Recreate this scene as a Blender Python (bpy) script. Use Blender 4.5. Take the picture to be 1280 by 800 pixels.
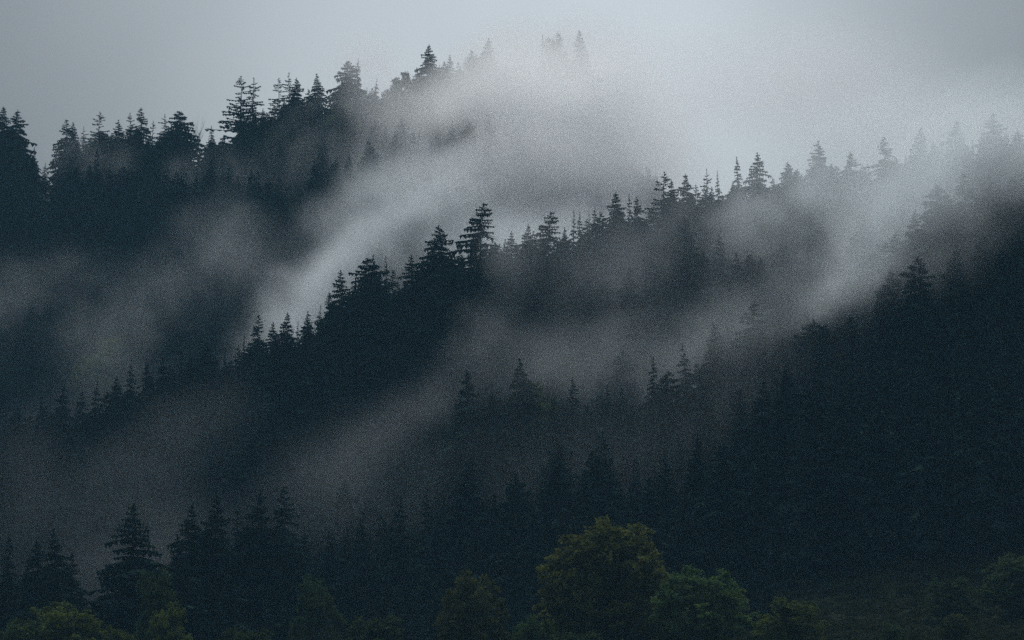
import bpy, math, random
from mathutils import Vector, noise as mnoise
random.seed(11)
scene = bpy.context.scene
for o in list(bpy.data.objects):
    bpy.data.objects.remove(o)
COL = scene.collection
R = math.radians

# ------------------------------------------------------------------ camera
FPX = 3630.0            # focal length in photo pixels (1280 wide)
PITCH = 7.0
CAM_Z = 2.0
cam_data = bpy.data.cameras.new('camera')
cam = bpy.data.objects.new('camera', cam_data)
COL.objects.link(cam)
cam.location = (0, 0, CAM_Z)
cam.rotation_euler = (R(90 + PITCH), 0, 0)
cam_data.sensor_width = 36.0
cam_data.lens = 36.0 * FPX / 1280.0
cam_data.clip_start = 0.5
cam_data.clip_end = 20000
scene.camera = cam

# ------------------------------------------------------------------ sky, sun, exposure
ZENITH = 2.7
SUN_EL, SUN_AZ = 58.0, 3.0     # azimuth clockwise from +Y
world = bpy.data.worlds.new('World')
scene.world = world
world.use_nodes = True
wn, wl = world.node_tree.nodes, world.node_tree.links
wn.clear()
w_out = wn.new('ShaderNodeOutputWorld')
w_bg = wn.new('ShaderNodeBackground'); w_bg.inputs['Strength'].default_value = 0.05
w_sky = wn.new('ShaderNodeTexSky'); w_sky.sky_type = 'NISHITA'; w_sky.sun_disc = False
w_sky.sun_elevation = R(SUN_EL); w_sky.sun_rotation = R(SUN_AZ)
w_sky.air_density = 1.0; w_sky.dust_density = 6.0; w_sky.ozone_density = 1.0
w_hsv = wn.new('ShaderNodeHueSaturation'); w_hsv.inputs['Saturation'].default_value = 0.42
w_tint = wn.new('ShaderNodeMix'); w_tint.data_type = 'RGBA'; w_tint.blend_type = 'MULTIPLY'; w_tint.inputs[0].default_value = 1.0
w_tint.inputs[7].default_value = (0.88, 0.955, 0.995, 1)   # a cold, rainy deck of cloud
# thin unevenness of the cloud deck
w_tc = wn.new('ShaderNodeTexCoord')
w_no = wn.new('ShaderNodeTexNoise'); w_no.inputs['Scale'].default_value = 5.0; w_no.inputs['Detail'].default_value = 3
w_mr = wn.new('ShaderNodeMapRange')
w_mr.inputs['From Min'].default_value = 0.3; w_mr.inputs['From Max'].default_value = 0.7
w_mr.inputs['To Min'].default_value = 0.82; w_mr.inputs['To Max'].default_value = 1.12
w_mul = wn.new('ShaderNodeMix'); w_mul.data_type = 'RGBA'; w_mul.blend_type = 'MULTIPLY'; w_mul.inputs[0].default_value = 1.0
wl.new(w_sky.outputs[0], w_hsv.inputs['Color'])
wl.new(w_tc.outputs['Generated'], w_no.inputs['Vector'])
wl.new(w_no.outputs['Fac'], w_mr.inputs['Value'])
wl.new(w_hsv.outputs[0], w_tint.inputs[6]); wl.new(w_tint.outputs[2], w_mul.inputs[6]); wl.new(w_mr.outputs[0], w_mul.inputs[7])
# the deck is thinner, so brighter, in one wide patch before the sun and heavier towards both flanks
w_dot = wn.new('ShaderNodeVectorMath'); w_dot.operation = 'DISTANCE'
w_dot.inputs[1].default_value = (0.01, 0.98, 0.20)
w_nrm = wn.new('ShaderNodeVectorMath'); w_nrm.operation = 'NORMALIZE'
w_gl = wn.new('ShaderNodeMapRange'); w_gl.interpolation_type = 'SMOOTHSTEP'
w_gl.inputs['From Min'].default_value = 0.03; w_gl.inputs['From Max'].default_value = 0.22
w_gl.inputs['To Min'].default_value = 2.4; w_gl.inputs['To Max'].default_value = 0.98
w_m2 = wn.new('ShaderNodeMix'); w_m2.data_type = 'RGBA'; w_m2.blend_type = 'MULTIPLY'; w_m2.inputs[0].default_value = 1.0
wl.new(w_tc.outputs['Generated'], w_nrm.inputs[0]); wl.new(w_nrm.outputs[0], w_dot.inputs[0])
wl.new(w_dot.outputs['Value'], w_gl.inputs['Value'])
wl.new(w_mul.outputs[2], w_m2.inputs[6]); wl.new(w_gl.outputs[0], w_m2.inputs[7])
# an overcast deck grows brighter towards the zenith
w_sep = wn.new('ShaderNodeSeparateXYZ'); wl.new(w_nrm.outputs[0], w_sep.inputs[0])
w_el = wn.new('ShaderNodeMapRange'); w_el.inputs['From Min'].default_value = 0.24; w_el.inputs['From Max'].default_value = 1.0
w_el.inputs['To Min'].default_value = 1.0; w_el.inputs['To Max'].default_value = ZENITH
wl.new(w_sep.outputs['Z'], w_el.inputs['Value'])
w_m3 = wn.new('ShaderNodeMix'); w_m3.data_type = 'RGBA'; w_m3.blend_type = 'MULTIPLY'; w_m3.inputs[0].default_value = 1.0
wl.new(w_m2.outputs[2], w_m3.inputs[6]); wl.new(w_el.outputs[0], w_m3.inputs[7])
wl.new(w_m3.outputs[2], w_bg.inputs['Color'])
wl.new(w_bg.outputs[0], w_out.inputs['Surface'])

sun_data = bpy.data.lights.new('sun', 'SUN')
sun_data.energy = 1.5
sun_data.angle = R(25)
sun_data.color = (1.0, 0.995, 0.985)
sun = bpy.data.objects.new('sun', sun_data)
COL.objects.link(sun)
sd = Vector((math.sin(R(SUN_AZ)) * math.cos(R(SUN_EL)), math.cos(R(SUN_AZ)) * math.cos(R(SUN_EL)), math.sin(R(SUN_EL))))
sun.rotation_euler = (-sd).to_track_quat('-Z', 'Y').to_euler()
sun.location = sd * 500

scene.view_settings.view_transform = 'Standard'
scene.view_settings.look = 'None'
scene.view_settings.gamma = 1.0
scene.view_settings.exposure = -0.15
scene.render.engine = 'CYCLES'
scene.cycles.volume_bounces = 14
scene.cycles.max_bounces = 16
scene.cycles.diffuse_bounces = 2
scene.cycles.transparent_max_bounces = 8
scene.cycles.volume_step_rate = 2.0
scene.cycles.volume_max_steps = 256
scene.cycles.use_denoising = False

# ------------------------------------------------------------------ helpers
def tag(o, label=None, cat=None, group=None, kind=None):
    if label: o['label'] = label
    if cat: o['category'] = cat
    if group: o['group'] = group
    if kind: o['kind'] = kind
    return o

CP, SP = math.cos(R(PITCH)), math.sin(R(PITCH))
def at(u, v, D):
    """world point at distance D along +Y for a direction given in photo pixels"""
    a, b = (u - 640.0) / FPX, (400.0 - v) / FPX
    y = CP - b * SP; z = SP + b * CP
    return Vector((a / y * D, D, CAM_Z + z / y * D))
def to_px(p):
    x, y, z = p[0], p[1], p[2] - CAM_Z
    f = y * CP + z * SP; up = -y * SP + z * CP
    return 640 + FPX * x / f, 400 - FPX * up / f
def lerp_tab(tab, x):
    if x <= tab[0][0]: return tab[0][1]
    for (x0, y0), (x1, y1) in zip(tab, tab[1:]):
        if x <= x1:
            t = (x - x0) / (x1 - x0)
            t = t * t * (3 - 2 * t) * 0.5 + t * 0.5
            return y0 + (y1 - y0) * t
    return tab[-1][1]

def mesh_obj(name, verts, faces, mat, parent=None, smooth=False):
    me = bpy.data.meshes.new(name)
    me.from_pydata(verts, [], faces)
    me.materials.append(mat)
    if smooth:
        me.polygons.foreach_set('use_smooth', [True] * len(me.polygons))
    me.update()
    o = bpy.data.objects.new(name, me)
    COL.objects.link(o)
    if parent: o.parent = parent
    return o

# ------------------------------------------------------------------ materials
def new_mat(name):
    m = bpy.data.materials.new(name); m.use_nodes = True
    n, l = m.node_tree.nodes, m.node_tree.links
    n.clear()
    out = n.new('ShaderNodeOutputMaterial')
    return m, n, l, out
def foliage_mat(name, dark, light, scale=0.6, per_tree=0.25, rough=1.0, trans=0.15):
    m, n, l, out = new_mat(name)
    p = n.new('ShaderNodeBsdfPrincipled')
    p.inputs['Roughness'].default_value = rough
    p.inputs['Specular IOR Level'].default_value = 0.0
    tc = n.new('ShaderNodeTexCoord')
    no = n.new('ShaderNodeTexNoise'); no.inputs['Scale'].default_value = scale; no.inputs['Detail'].default_value = 4
    cr = n.new('ShaderNodeValToRGB')
    cr.color_ramp.elements[0].position = 0.35; cr.color_ramp.elements[0].color = (*dark, 1)
    cr.color_ramp.elements[1].position = 0.68; cr.color_ramp.elements[1].color = (*light, 1)
    oi = n.new('ShaderNodeObjectInfo')
    hs = n.new('ShaderNodeHueSaturation')
    mr = n.new('ShaderNodeMapRange'); mr.inputs['To Min'].default_value = 1 - per_tree; mr.inputs['To Max'].default_value = 1 + per_tree
    l.new(tc.outputs['Object'], no.inputs['Vector']); l.new(no.outputs['Fac'], cr.inputs['Fac'])
    l.new(oi.outputs['Random'], mr.inputs['Value']); l.new(mr.outputs[0], hs.inputs['Value'])
    l.new(cr.outputs[0], hs.inputs['Color']); l.new(hs.outputs[0], p.inputs['Base Color'])
    tr = n.new('ShaderNodeBsdfTranslucent'); l.new(hs.outputs[0], tr.inputs['Color'])
    mx = n.new('ShaderNodeMixShader'); mx.inputs[0].default_value = trans
    l.new(p.outputs[0], mx.inputs[1]); l.new(tr.outputs[0], mx.inputs[2])
    l.new(mx.outputs[0], out.inputs['Surface'])
    return m
def bark_mat(name, dark, light):
    m, n, l, out = new_mat(name)
    p = n.new('ShaderNodeBsdfPrincipled'); p.inputs['Roughness'].default_value = 0.9
    tc = n.new('ShaderNodeTexCoord')
    mp = n.new('ShaderNodeMapping'); mp.inputs['Scale'].default_value = (6, 6, 0.8)
    no = n.new('ShaderNodeTexNoise'); no.inputs['Scale'].default_value = 1.5; no.inputs['Detail'].default_value = 5
    cr = n.new('ShaderNodeValToRGB')
    cr.color_ramp.elements[0].color = (*dark, 1); cr.color_ramp.elements[1].color = (*light, 1)
    bp = n.new('ShaderNodeBump'); bp.inputs['Strength'].default_value = 0.5
    l.new(tc.outputs['Object'], mp.inputs[0]); l.new(mp.outputs[0], no.inputs['Vector'])
    l.new(no.outputs['Fac'], cr.inputs['Fac']); l.new(cr.outputs[0], p.inputs['Base Color'])
    l.new(no.outputs['Fac'], bp.inputs['Height']); l.new(bp.outputs[0], p.inputs['Normal'])
    l.new(p.outputs[0], out.inputs['Surface'])
    return m
def ground_mat():
    m, n, l, out = new_mat('forest_ground')
    p = n.new('ShaderNodeBsdfPrincipled'); p.inputs['Roughness'].default_value = 1.0; p.inputs['Specular IOR Level'].default_value = 0.0
    tc = n.new('ShaderNodeTexCoord')
    a = n.new('ShaderNodeTexNoise'); a.inputs['Scale'].default_value = 0.02; a.inputs['Detail'].default_value = 6
    b = n.new('ShaderNodeTexNoise'); b.inputs['Scale'].default_value = 0.8; b.inputs['Detail'].default_value = 6
    cr = n.new('ShaderNodeValToRGB')
    cr.color_ramp.elements[0].position = 0.4; cr.color_ramp.elements[0].color = (0.014, 0.016, 0.010, 1)
    cr.color_ramp.elements[1].position = 0.6; cr.color_ramp.elements[1].color = (0.024, 0.034, 0.016, 1)
    mx = n.new('ShaderNodeMath'); mx.operation = 'MULTIPLY_ADD'; mx.inputs[1].default_value = 0.4
    l.new(tc.outputs['Object'], a.inputs['Vector']); l.new(tc.outputs['Object'], b.inputs['Vector'])
    l.new(b.outputs['Fac'], mx.inputs[0])
    ml = n.new('ShaderNodeMath'); ml.operation = 'MULTIPLY'; ml.inputs[1].default_value = 0.6
    l.new(a.outputs['Fac'], ml.inputs[0]); l.new(ml.outputs[0], mx.inputs[2])
    l.new(mx.outputs[0], cr.inputs['Fac']); l.new(cr.outputs[0], p.inputs['Base Color'])
    bp = n.new('ShaderNodeBump'); bp.inputs['Strength'].default_value = 0.6; bp.inputs['Distance'].default_value = 0.4
    l.new(b.outputs['Fac'], bp.inputs['Height']); l.new(bp.outputs[0], p.inputs['Normal'])
    l.new(p.outputs[0], out.inputs['Surface'])
    return m
M_SPRUCE = foliage_mat('spruce_needles', (0.011, 0.026, 0.021), (0.024, 0.046, 0.036), trans=0.05)
M_BARK = bark_mat('spruce_bark', (0.03, 0.024, 0.02), (0.09, 0.075, 0.06))
M_GREYBARK = bark_mat('grey_bark', (0.05, 0.046, 0.04), (0.13, 0.12, 0.11))
M_OAK = foliage_mat('olive_leaves', (0.060, 0.072, 0.020), (0.165, 0.18, 0.048), scale=0.35, trans=0.3)
M_GREEN = foliage_mat('green_leaves', (0.038, 0.068, 0.022), (0.088, 0.14, 0.046), scale=0.35, trans=0.3)
M_LIME = foliage_mat('spring_leaves', (0.05, 0.072, 0.02), (0.13, 0.165, 0.045), scale=0.35, trans=0.3)
M_OLIVE = foliage_mat('dim_olive_leaves', (0.038, 0.045, 0.015), (0.09, 0.10, 0.032), scale=0.35, trans=0.2)
M_DIM = foliage_mat('dim_leaves', (0.030, 0.050, 0.020), (0.065, 0.100, 0.038), scale=0.35, trans=0.2)
M_GROUND = ground_mat()
M_GRASS = foliage_mat('meadow_grass', (0.06, 0.075, 0.03), (0.12, 0.13, 0.05), scale=0.05)

# ------------------------------------------------------------------ terrain
# ridges as (bearing in photo pixels, value); D = distance of the crest line, G = height of the bare ground there
FORE_D = [(-400, 470), (0, 485), (400, 505), (900, 500), (1280, 490), (1700, 480)]
FORE_G = [(-400, 862), (0, 858), (350, 852), (650, 840), (850, 800), (1000, 758), (1150, 742), (1280, 730), (1700, 700)]
LOW_D = [(-400, 570), (0, 575), (500, 585), (900, 610), (1280, 640), (1700, 640)]
LOW_G = [(-400, 870), (0, 850), (250, 835), (400, 800), (500, 770), (650, 640), (740, 650), (850, 615), (940, 585), (1040, 520), (1120, 450), (1200, 385), (1280, 370), (1700, 300)]
MID_D = [(-400, 640), (0, 660), (400, 690), (550, 700), (770, 745), (950, 800), (1280, 860), (1700, 900)]
MID_G = [(-400, 760), (-100, 690), (0, 640), (80, 605), (165, 575), (260, 565), (322, 535), (425, 495), (462, 480), (548, 440), (605, 410), (690, 400), (770, 378), (832, 352), (947, 325), (1022, 312), (1150, 290), (1280, 270), (1700, 200)]
FAR_D = [(-400, 980), (0, 990), (300, 1010), (700, 1060), (1280, 1150), (1700, 1200)]
FAR_G = [(-400, 240), (0, 246), (85, 250), (176, 242), (264, 238), (300, 226), (362, 206), (434, 185), (537, 160), (613, 146), (660, 152), (700, 168), (740, 205), (790, 270), (850, 330), (1000, 330), (1280, 330), (1700, 330)]

def zpx(v, D):
    return at(640, v, D).z
def terrain(x, y):
    if y < 60:
        return 0.0
    u = max(-420.0, min(1720.0, 640 + x / y * FPX / (CP + 0.1 * SP)))
    fd, ld, md, rd = (lerp_tab(t, u) for t in (FORE_D, LOW_D, MID_D, FAR_D))
    fz = zpx(lerp_tab(FORE_G, u), fd)
    lz = zpx(lerp_tab(LOW_G, u), ld)
    mz = zpx(lerp_tab(MID_G, u), md)
    rz = zpx(lerp_tab(FAR_G, u), rd)
    dip1 = min(fz, lz) - 1.0 if lz > fz + 12 else (fz + lz) / 2 - 2
    pts = [(60, 0.0), (350, 0.5), (fd - 70, min(fz * 0.6, 3.5 if u < 900 else fz * 0.45)), (fd, fz),
           (fd + 30, fz + 0.15 * (lz - fz)), (ld, lz), (ld + 22, lz - 1.5), (ld + 50, min(lz - 8, mz - 26) if lz > 25 else lz + 0.2 * (mz - lz)),
           (md, mz), (md + 22, mz - 2), (md + 85, min(mz - 22, rz - 70)), (rd, rz), (rd + 35, rz - 3), (rd + 260, rz * 0.55), (rd + 900, 40.0), (rd + 2400, 25.0)]
    z = lerp_tab(pts, y)
    k = min(1.0, max(0.0, (y - 300) / 200.0))
    z += k * (4.0 * mnoise.noise(Vector((x * 0.012, y * 0.012, 3.1))) + 1.2 * mnoise.noise(Vector((x * 0.05, y * 0.05, 7.7))))
    return z

def axis(a, b, step, far_lo, far_hi):
    xs = []
    v = a
    while v <= b: xs.append(v); v += step
    s = step; v = a
    lo = []
    while v > far_lo: s *= 1.35; v -= s; lo.append(v)
    s = step; v = xs[-1]; hi = []
    while v < far_hi: s *= 1.35; v += s; hi.append(v)
    return lo[::-1] + xs + hi
GX = axis(-300, 300, 5, -3200, 3200)
GY = axis(330, 1300, 5, -700, 3400)
gv = [(x, y, terrain(x, y)) for y in GY for x in GX]
nx = len(GX)
gf = [(j * nx + i, j * nx + i + 1, (j + 1) * nx + i + 1, (j + 1) * nx + i) for j in range(len(GY) - 1) for i in range(nx - 1)]
ground = mesh_obj('ground', gv, gf, M_GROUND, smooth=True)
tag(ground, kind='structure')

# ------------------------------------------------------------------ tree builders
def tube(V, F, pts, rads, n=6):
    """tapered tube along points"""
    base = None
    for k, (p, r) in enumerate(zip(pts, rads)):
        d = (pts[min(k + 1, len(pts) - 1)] - pts[max(k - 1, 0)]).normalized()
        a = d.orthogonal().normalized(); b = d.cross(a)
        s = len(V)
        for i in range(n):
            t = 2 * math.pi * i / n
            V.append(p + a * (r * math.cos(t)) + b * (r * math.sin(t)))
        if base is not None:
            for i in range(n):
                F.append((base + i, base + (i + 1) % n, s + (i + 1) % n, s + i))
        base = s

def spruce_meshes(idx, seed, whorls=48, nb=8, frond=1.1, shape=0.85, full=0.55, sparse=0.0, lean=0.0, base=0.06, droop=1.0, gaps=()):
    """unit spruce: height 1, crown radius 1 at the base of the crown (scaled per tree)"""
    rnd = random.Random(seed)
    Hh = 28.0; Rr = 4.2        # proportions are worked out at real size
    V, F = [], []
    TV, TF = [], []
    def axis_pt(t):
        return Vector((lean * math.sin(t * 2.4) * 0.6 + 0.15 * math.sin(t * 9 + seed), 0.12 * math.sin(t * 7 + seed * 2), t * Hh))
    tube(TV, TF, [axis_pt(t) for t in (-0.03, 0.04, 0.2, 0.45, 0.7, 0.88, 1.0)], [0.42, 0.34, 0.27, 0.19, 0.11, 0.05, 0.015], 7)
    for w in range(whorls):
        t = base + (1 - base) * (w / (whorls - 1)) ** 0.92
        if rnd.random() < sparse * 0.5: continue
        q_ = min(1.0, (1 - t) / full)
        prof = (q_ ** shape) * (1.0 if t > 0.2 else 0.75 + 1.25 * t)
        prof = max(prof, 0.03)
        wl = Rr * prof * rnd.uniform(0.78, 1.12)
        n = max(4, int(nb * (0.55 + 0.45 * (1 - t)) + 0.5))
        off = rnd.uniform(0, 6.28)
        for b in range(n):
            ang = off + 6.283 * b / n + rnd.uniform(-0.35, 0.35)
            if rnd.random() < sparse: continue
            skip = False
            for (g0, g1, ga) in gaps:
                if g0 < t < g1 and math.cos(ang - ga) > 0.25 and rnd.random() < 0.8: skip = True
            if skip: continue
            L = wl * rnd.uniform(0.68, 1.22)
            if rnd.random() < 0.06: L *= 1.3
            o = axis_pt(min(1.0, t + rnd.uniform(-0.022, 0.018)))
            d = Vector((math.cos(ang), math.sin(ang), 0))
            s = Vector((-d.y, d.x, 0))
            up0 = 0.15 + 1.3 * max(0, t - 0.8)            # top branches reach up
            dr = droop * (0.42 + 0.25 * (1 - t)) * rnd.uniform(0.7, 1.3) * (1 if t < 0.85 else 0.25)
            def sp(q):
                return o + d * (L * q) + Vector((0, 0, L * (up0 * q - dr * q * q * 1.25 + 0.25 * dr * q ** 4)))
            segs = 5 if L > 2.2 else (4 if L > 1.0 else 3)
            # woody spine, a thin sliver
            fw = frond * rnd.uniform(0.85, 1.15)
            for k in range(segs):
                q0 = (k + 0.15) / segs; q1 = min(1.0, q0 + 1.35 / segs)
                pa, pb = sp(q0), sp(q1)
                wdt = 1.2 * (0.34 + 0.42 * math.sin(math.pi * min(1, q0 * 0.85 + 0.18))) * min(1.1, 0.38 + L * 0.22) * fw
                for sg in (-1, 1):
                    tip = pa + (pb - pa) * rnd.uniform(0.6, 1.0) + s * (sg * wdt * rnd.uniform(0.75, 1.2)) + Vector((0, 0, -wdt * rnd.uniform(0.15, 0.55)))
                    i = len(V)
                    mid = pa + (pb - pa) * 0.55
                    V.extend([pa, mid, tip]); F.append((i, i + 1, i + 2))
                # hanging spray
                hp = pa + (pb - pa) * 0.5
                i = len(V)
                hl = min(0.95, 0.3 + 0.2 * L) * fw * rnd.uniform(0.6, 1.2)
                V.extend([pa, pb, hp + Vector((0, 0, -hl)) + s * rnd.uniform(-0.2, 0.2)]); F.append((i, i + 1, i + 2))
            # pointed end
            e0, e1 = sp(0.8), sp(1.0) + Vector((0, 0, 0.06 * L))
            i = len(V)
            ww = 0.10 + 0.05 * L
            V.extend([e0 + s * ww, e0 - s * ww, e1]); F.append((i, i + 1, i + 2))
    # leader
    top = axis_pt(1.0); i = len(V)
    V.extend([top + Vector((0.09, 0, -0.9)), top + Vector((-0.09, 0.05, -0.9)), top + Vector((0, 0, 0.1)), top + Vector((0, 0.1, -0.9)), top + Vector((0, -0.1, -0.9))])
    F.extend([(i, i + 1, i + 2), (i + 3, i + 4, i + 2)])
    V = [Vector((v.x / Rr, v.y / Rr, v.z / Hh)) for v in V]
    TV = [Vector((v.x / Rr, v.y / Rr, v.z / Hh)) for v in TV]
    cm = bpy.data.meshes.new('spruce_crown'); cm.from_pydata(V, [], F); cm.materials.append(M_SPRUCE); cm.update()
    tm = bpy.data.meshes.new('spruce_trunk'); tm.from_pydata(TV, [], TF); tm.materials.append(M_BARK); tm.update()
    return cm, tm

PI = math.pi
SPRUCE = {
    'dense': [spruce_meshes(0, 1), spruce_meshes(1, 2, whorls=50, nb=9, shape=0.75), spruce_meshes(2, 3, whorls=46, nb=9, shape=0.95, lean=0.7),
              spruce_meshes(3, 4, whorls=50, nb=8, shape=0.8, lean=-0.6, droop=1.2), spruce_meshes(12, 15, whorls=46, nb=8, shape=0.7, full=0.7, lean=0.4, gaps=((0.6, 0.7, 1.0), (0.8, 0.86, 4.0))),
              spruce_meshes(13, 16, whorls=44, nb=8, shape=0.9, full=0.5, droop=0.8, frond=1.25)],
    'broad': [spruce_meshes(4, 5, whorls=46, nb=9, shape=0.6, full=0.45, frond=1.25), spruce_meshes(5, 6, whorls=46, nb=9, shape=0.66, full=0.4, lean=0.6, frond=1.2, gaps=((0.86, 0.9, 2.0),))],
    'spire': [spruce_meshes(6, 7, whorls=36, nb=8, shape=1.0, full=0.7, droop=1.3, frond=1.1), spruce_meshes(7, 8, whorls=34, nb=8, shape=1.1, full=0.6, lean=0.5, frond=1.05)],
    'sparse': [spruce_meshes(8, 9, whorls=38, nb=8, shape=0.75, full=0.6, frond=0.7, sparse=0.22, droop=0.5), spruce_meshes(9, 10, whorls=42, nb=8, shape=0.65, full=0.55, frond=0.62, sparse=0.22, droop=0.2, lean=-0.4)],
    'ragged': [spruce_meshes(10, 12, whorls=38, nb=8, shape=0.6, full=0.5, frond=1.15, sparse=0.08, droop=0.6, lean=-0.8, gaps=((0.62, 0.72, 0.0), (0.8, 0.86, 0.0), (0.45, 0.52, PI)))],
}

def add_spruce(p, h, r, kind, label, group, rot=None, var=None, name='spruce_tree'):
    """an Empty at the foot with crown and trunk below it"""
    ms = SPRUCE[kind]
    cm, tm = ms[(var if var is not None else random.randrange(len(ms))) % len(ms)]
    e = bpy.data.objects.new(name, None)
    e.empty_display_size = 1
    e.location = p
    e.rotation_euler = (0, 0, random.uniform(0, 6.283) if rot is None else rot)
    COL.objects.link(e)
    tag(e, label, 'tree', group)
    for nm, me in (('crown', cm), ('trunk', tm)):
        c = bpy.data.objects.new(nm, me)
        c.scale = (r, r, h)
        c.parent = e
        COL.objects.link(c)
    return e

def broadleaf_meshes(seed, mat, lobes=9, leaves=16000, leaf=0.30, top=0.92, wide=1.0, limb_n=9):
    """broadleaf tree about 18 m tall and 17 m wide, scaled per tree"""
    rnd = random.Random(seed)
    TV, TF = [], []
    H = 18.0
    fork = 3.2
    tube(TV, TF, [Vector((0, 0, -0.6)), Vector((0.05, 0, 1.5)), Vector((0.1, 0.1, fork)), Vector((0.3, 0, 7.5)), Vector((0.1, 0.1, 12.5))], [0.62, 0.48, 0.42, 0.27, 0.12], 8)
    centres = []
    for i in range(lobes):
        a = 2 * PI * i * 0.382 + rnd.uniform(-0.3, 0.3)
        f = (i + 0.5) / lobes
        zz = 2.8 + 13.2 * f + rnd.uniform(-0.8, 0.8)
        prof = math.sin(PI * min(1, 0.22 + 0.70 * f)) ** 0.7
        centres.append((Vector((6.6 * wide * prof * math.cos(a), 6.6 * wide * prof * math.sin(a), zz)), rnd.uniform(1.5, 2.7)))
    for k in range(4):
        a = rnd.uniform(0, 6.28)
        centres.append((Vector((1.6 * math.cos(a), 1.6 * math.sin(a), H * top - 1.6 - 1.3 * k)), rnd.uniform(1.2, 1.9)))
    centres.append((Vector((0, 0, 9.0)), 3.4)); centres.append((Vector((0, 0, 5.0)), 3.4))
    for c, r in centres:
        st = Vector((0.1, 0.05, min(rnd.uniform(fork, 9.0), max(1.5, c.z - 1.5))))
        m1 = st.lerp(c, 0.45) + Vector((rnd.uniform(-.5, .5), rnd.uniform(-.5, .5), 0.6))
        tube(TV, TF, [st, m1, c, c + (c - m1) * 0.35], [0.22, 0.14, 0.07, 0.02], 5)
        for k in range(3):
            e = c + Vector((rnd.uniform(-1, 1), rnd.uniform(-1, 1), rnd.uniform(-.3, 1))).normalized() * r * 0.8
            tube(TV, TF, [m1.lerp(c, 0.6), e], [0.06, 0.015], 4)
    V, F = [], []
    # leaf clumps: sprays on the outer half of each lobe
    tot = sum(r * r for _, r in centres)
    for c, r in centres:
        nclump = int(46 * r * r / 9)
        per = int(leaves * (r * r / tot) / nclump)
        for q in range(nclump):
            d = Vector((rnd.gauss(0, 1), rnd.gauss(0, 1), rnd.gauss(0.25, 0.9))).normalized()
            cc = c + d * (r * rnd.uniform(0.5, 1.2)); cc.z = max(cc.z, 0.6 + rnd.uniform(0, 1.0))
            cr = rnd.uniform(0.5, 1.0)
            for k in range(per):
                off = Vector((rnd.gauss(0, 1), rnd.gauss(0, 1), rnd.gauss(0, 0.55))) * (cr * 0.55)
                p = cc + off
                s = leaf * rnd.uniform(0.6, 1.25)
                nrm = (off.normalized() * 0.6 + Vector((rnd.uniform(-1, 1), rnd.uniform(-1, 1), rnd.uniform(0, 1.2)))).normalized()
                a = nrm.orthogonal().normalized(); a = (a + nrm.cross(a) * rnd.uniform(-2, 2)).normalized(); b = nrm.cross(a)
                i = len(V)
                V.extend([p - a * s, p + b * (s * 0.55), p + a * s, p - b * (s * 0.55)])
                F.append((i, i + 1, i + 2, i + 3))
    cm = bpy.data.meshes.new('leaf_crown'); cm.from_pydata(V, [], F); cm.materials.append(mat); cm.update()
    tm = bpy.data.meshes.new('leaf_tree_trunk'); tm.from_pydata(TV, [], TF); tm.materials.append(M_GREYBARK); tm.update()
    return cm, tm
BROAD = {
    'olive': broadleaf_meshes(25, M_OLIVE, lobes=20, leaf=0.34, leaves=16000, top=0.98, wide=0.9),
    'oak': broadleaf_meshes(21, M_OAK, lobes=26, leaf=0.34, leaves=24000, top=1.0),
    'green': broadleaf_meshes(22, M_GREEN, lobes=22, leaf=0.34, leaves=20000, top=0.9, wide=1.05),
    'lime': broadleaf_meshes(23, M_LIME, lobes=20, leaf=0.34, leaves=16000, top=0.92),
    'dark': broadleaf_meshes(24, M_DIM, lobes=18, leaf=0.34, leaves=14000, top=0.95, wide=0.9),
}
def add_broad(u, vtop, D, wpx, kind, label, group='broadleaf trees', rot=0.0, name='broadleaf_tree'):
    x = at(u, 500, D).x
    g = terrain(x, D)
    ztop = at(u, vtop, D).z
    h = max(4.0, ztop - g)
    w = min(wpx / FPX * D, 1.25 * h)
    cm, tm = BROAD[kind]
    e = bpy.data.objects.new(name, None)
    e.location = (x, D, g); e.rotation_euler = (0, 0, rot)
    COL.objects.link(e); tag(e, label, 'tree', group)
    for nm, me in (('crown', cm), ('trunk', tm)):
        c = bpy.data.objects.new(nm, me)
        c.scale = (w / 17.5, w / 17.5, h / 18.4); c.parent = e
        COL.objects.link(c)
    return e

def bare_tree_meshes(seed, H=26):
    rnd = random.Random(seed); V, F = [], []
    def grow(p, d, L, r, depth):
        pts = [p]; rads = [r]
        q = p; dd = d.copy()
        for k in range(3):
            dd = (dd + Vector((rnd.uniform(-.12, .12), rnd.uniform(-.12, .12), 0.06))).normalized()
            q = q + dd * (L / 3); pts.append(q); rads.append(r * (1 - (k + 1) / 3 * 0.6))
        tube(V, F, pts, [q_ * 1.9 for q_ in rads], 5 if depth < 2 else 3)
        if depth < 4:
            n = 4 if depth == 0 else 3
            for i in range(n):
                t = rnd.uniform(0.35, 1.0); k = min(2, int(t * 3))
                s = pts[k].lerp(pts[k + 1], t * 3 - k)
                side = Vector((rnd.uniform(-1, 1), rnd.uniform(-1, 1), rnd.uniform(0.1, 0.6))).normalized()
                grow(s, (dd * 0.9 + side * 0.75).normalized(), L * rnd.uniform(0.45, 0.68), rads[k + 1] * 0.6, depth + 1)
    grow(Vector((0, 0, -0.5)), Vector((0, 0, 1)), H * 0.62, 0.3, 0)
    for a in (0.4, 2.0, 3.7, 5.1):
        grow(Vector((0, 0, H * 0.5)), Vector((math.cos(a) * .35, math.sin(a) * .35, 1)).normalized(), H * 0.3, 0.14, 1)
    zmax = max(v.z for v in V)
    V = [Vector((v.x, v.y, v.z / zmax)) for v in V]
    return V, F

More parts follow.
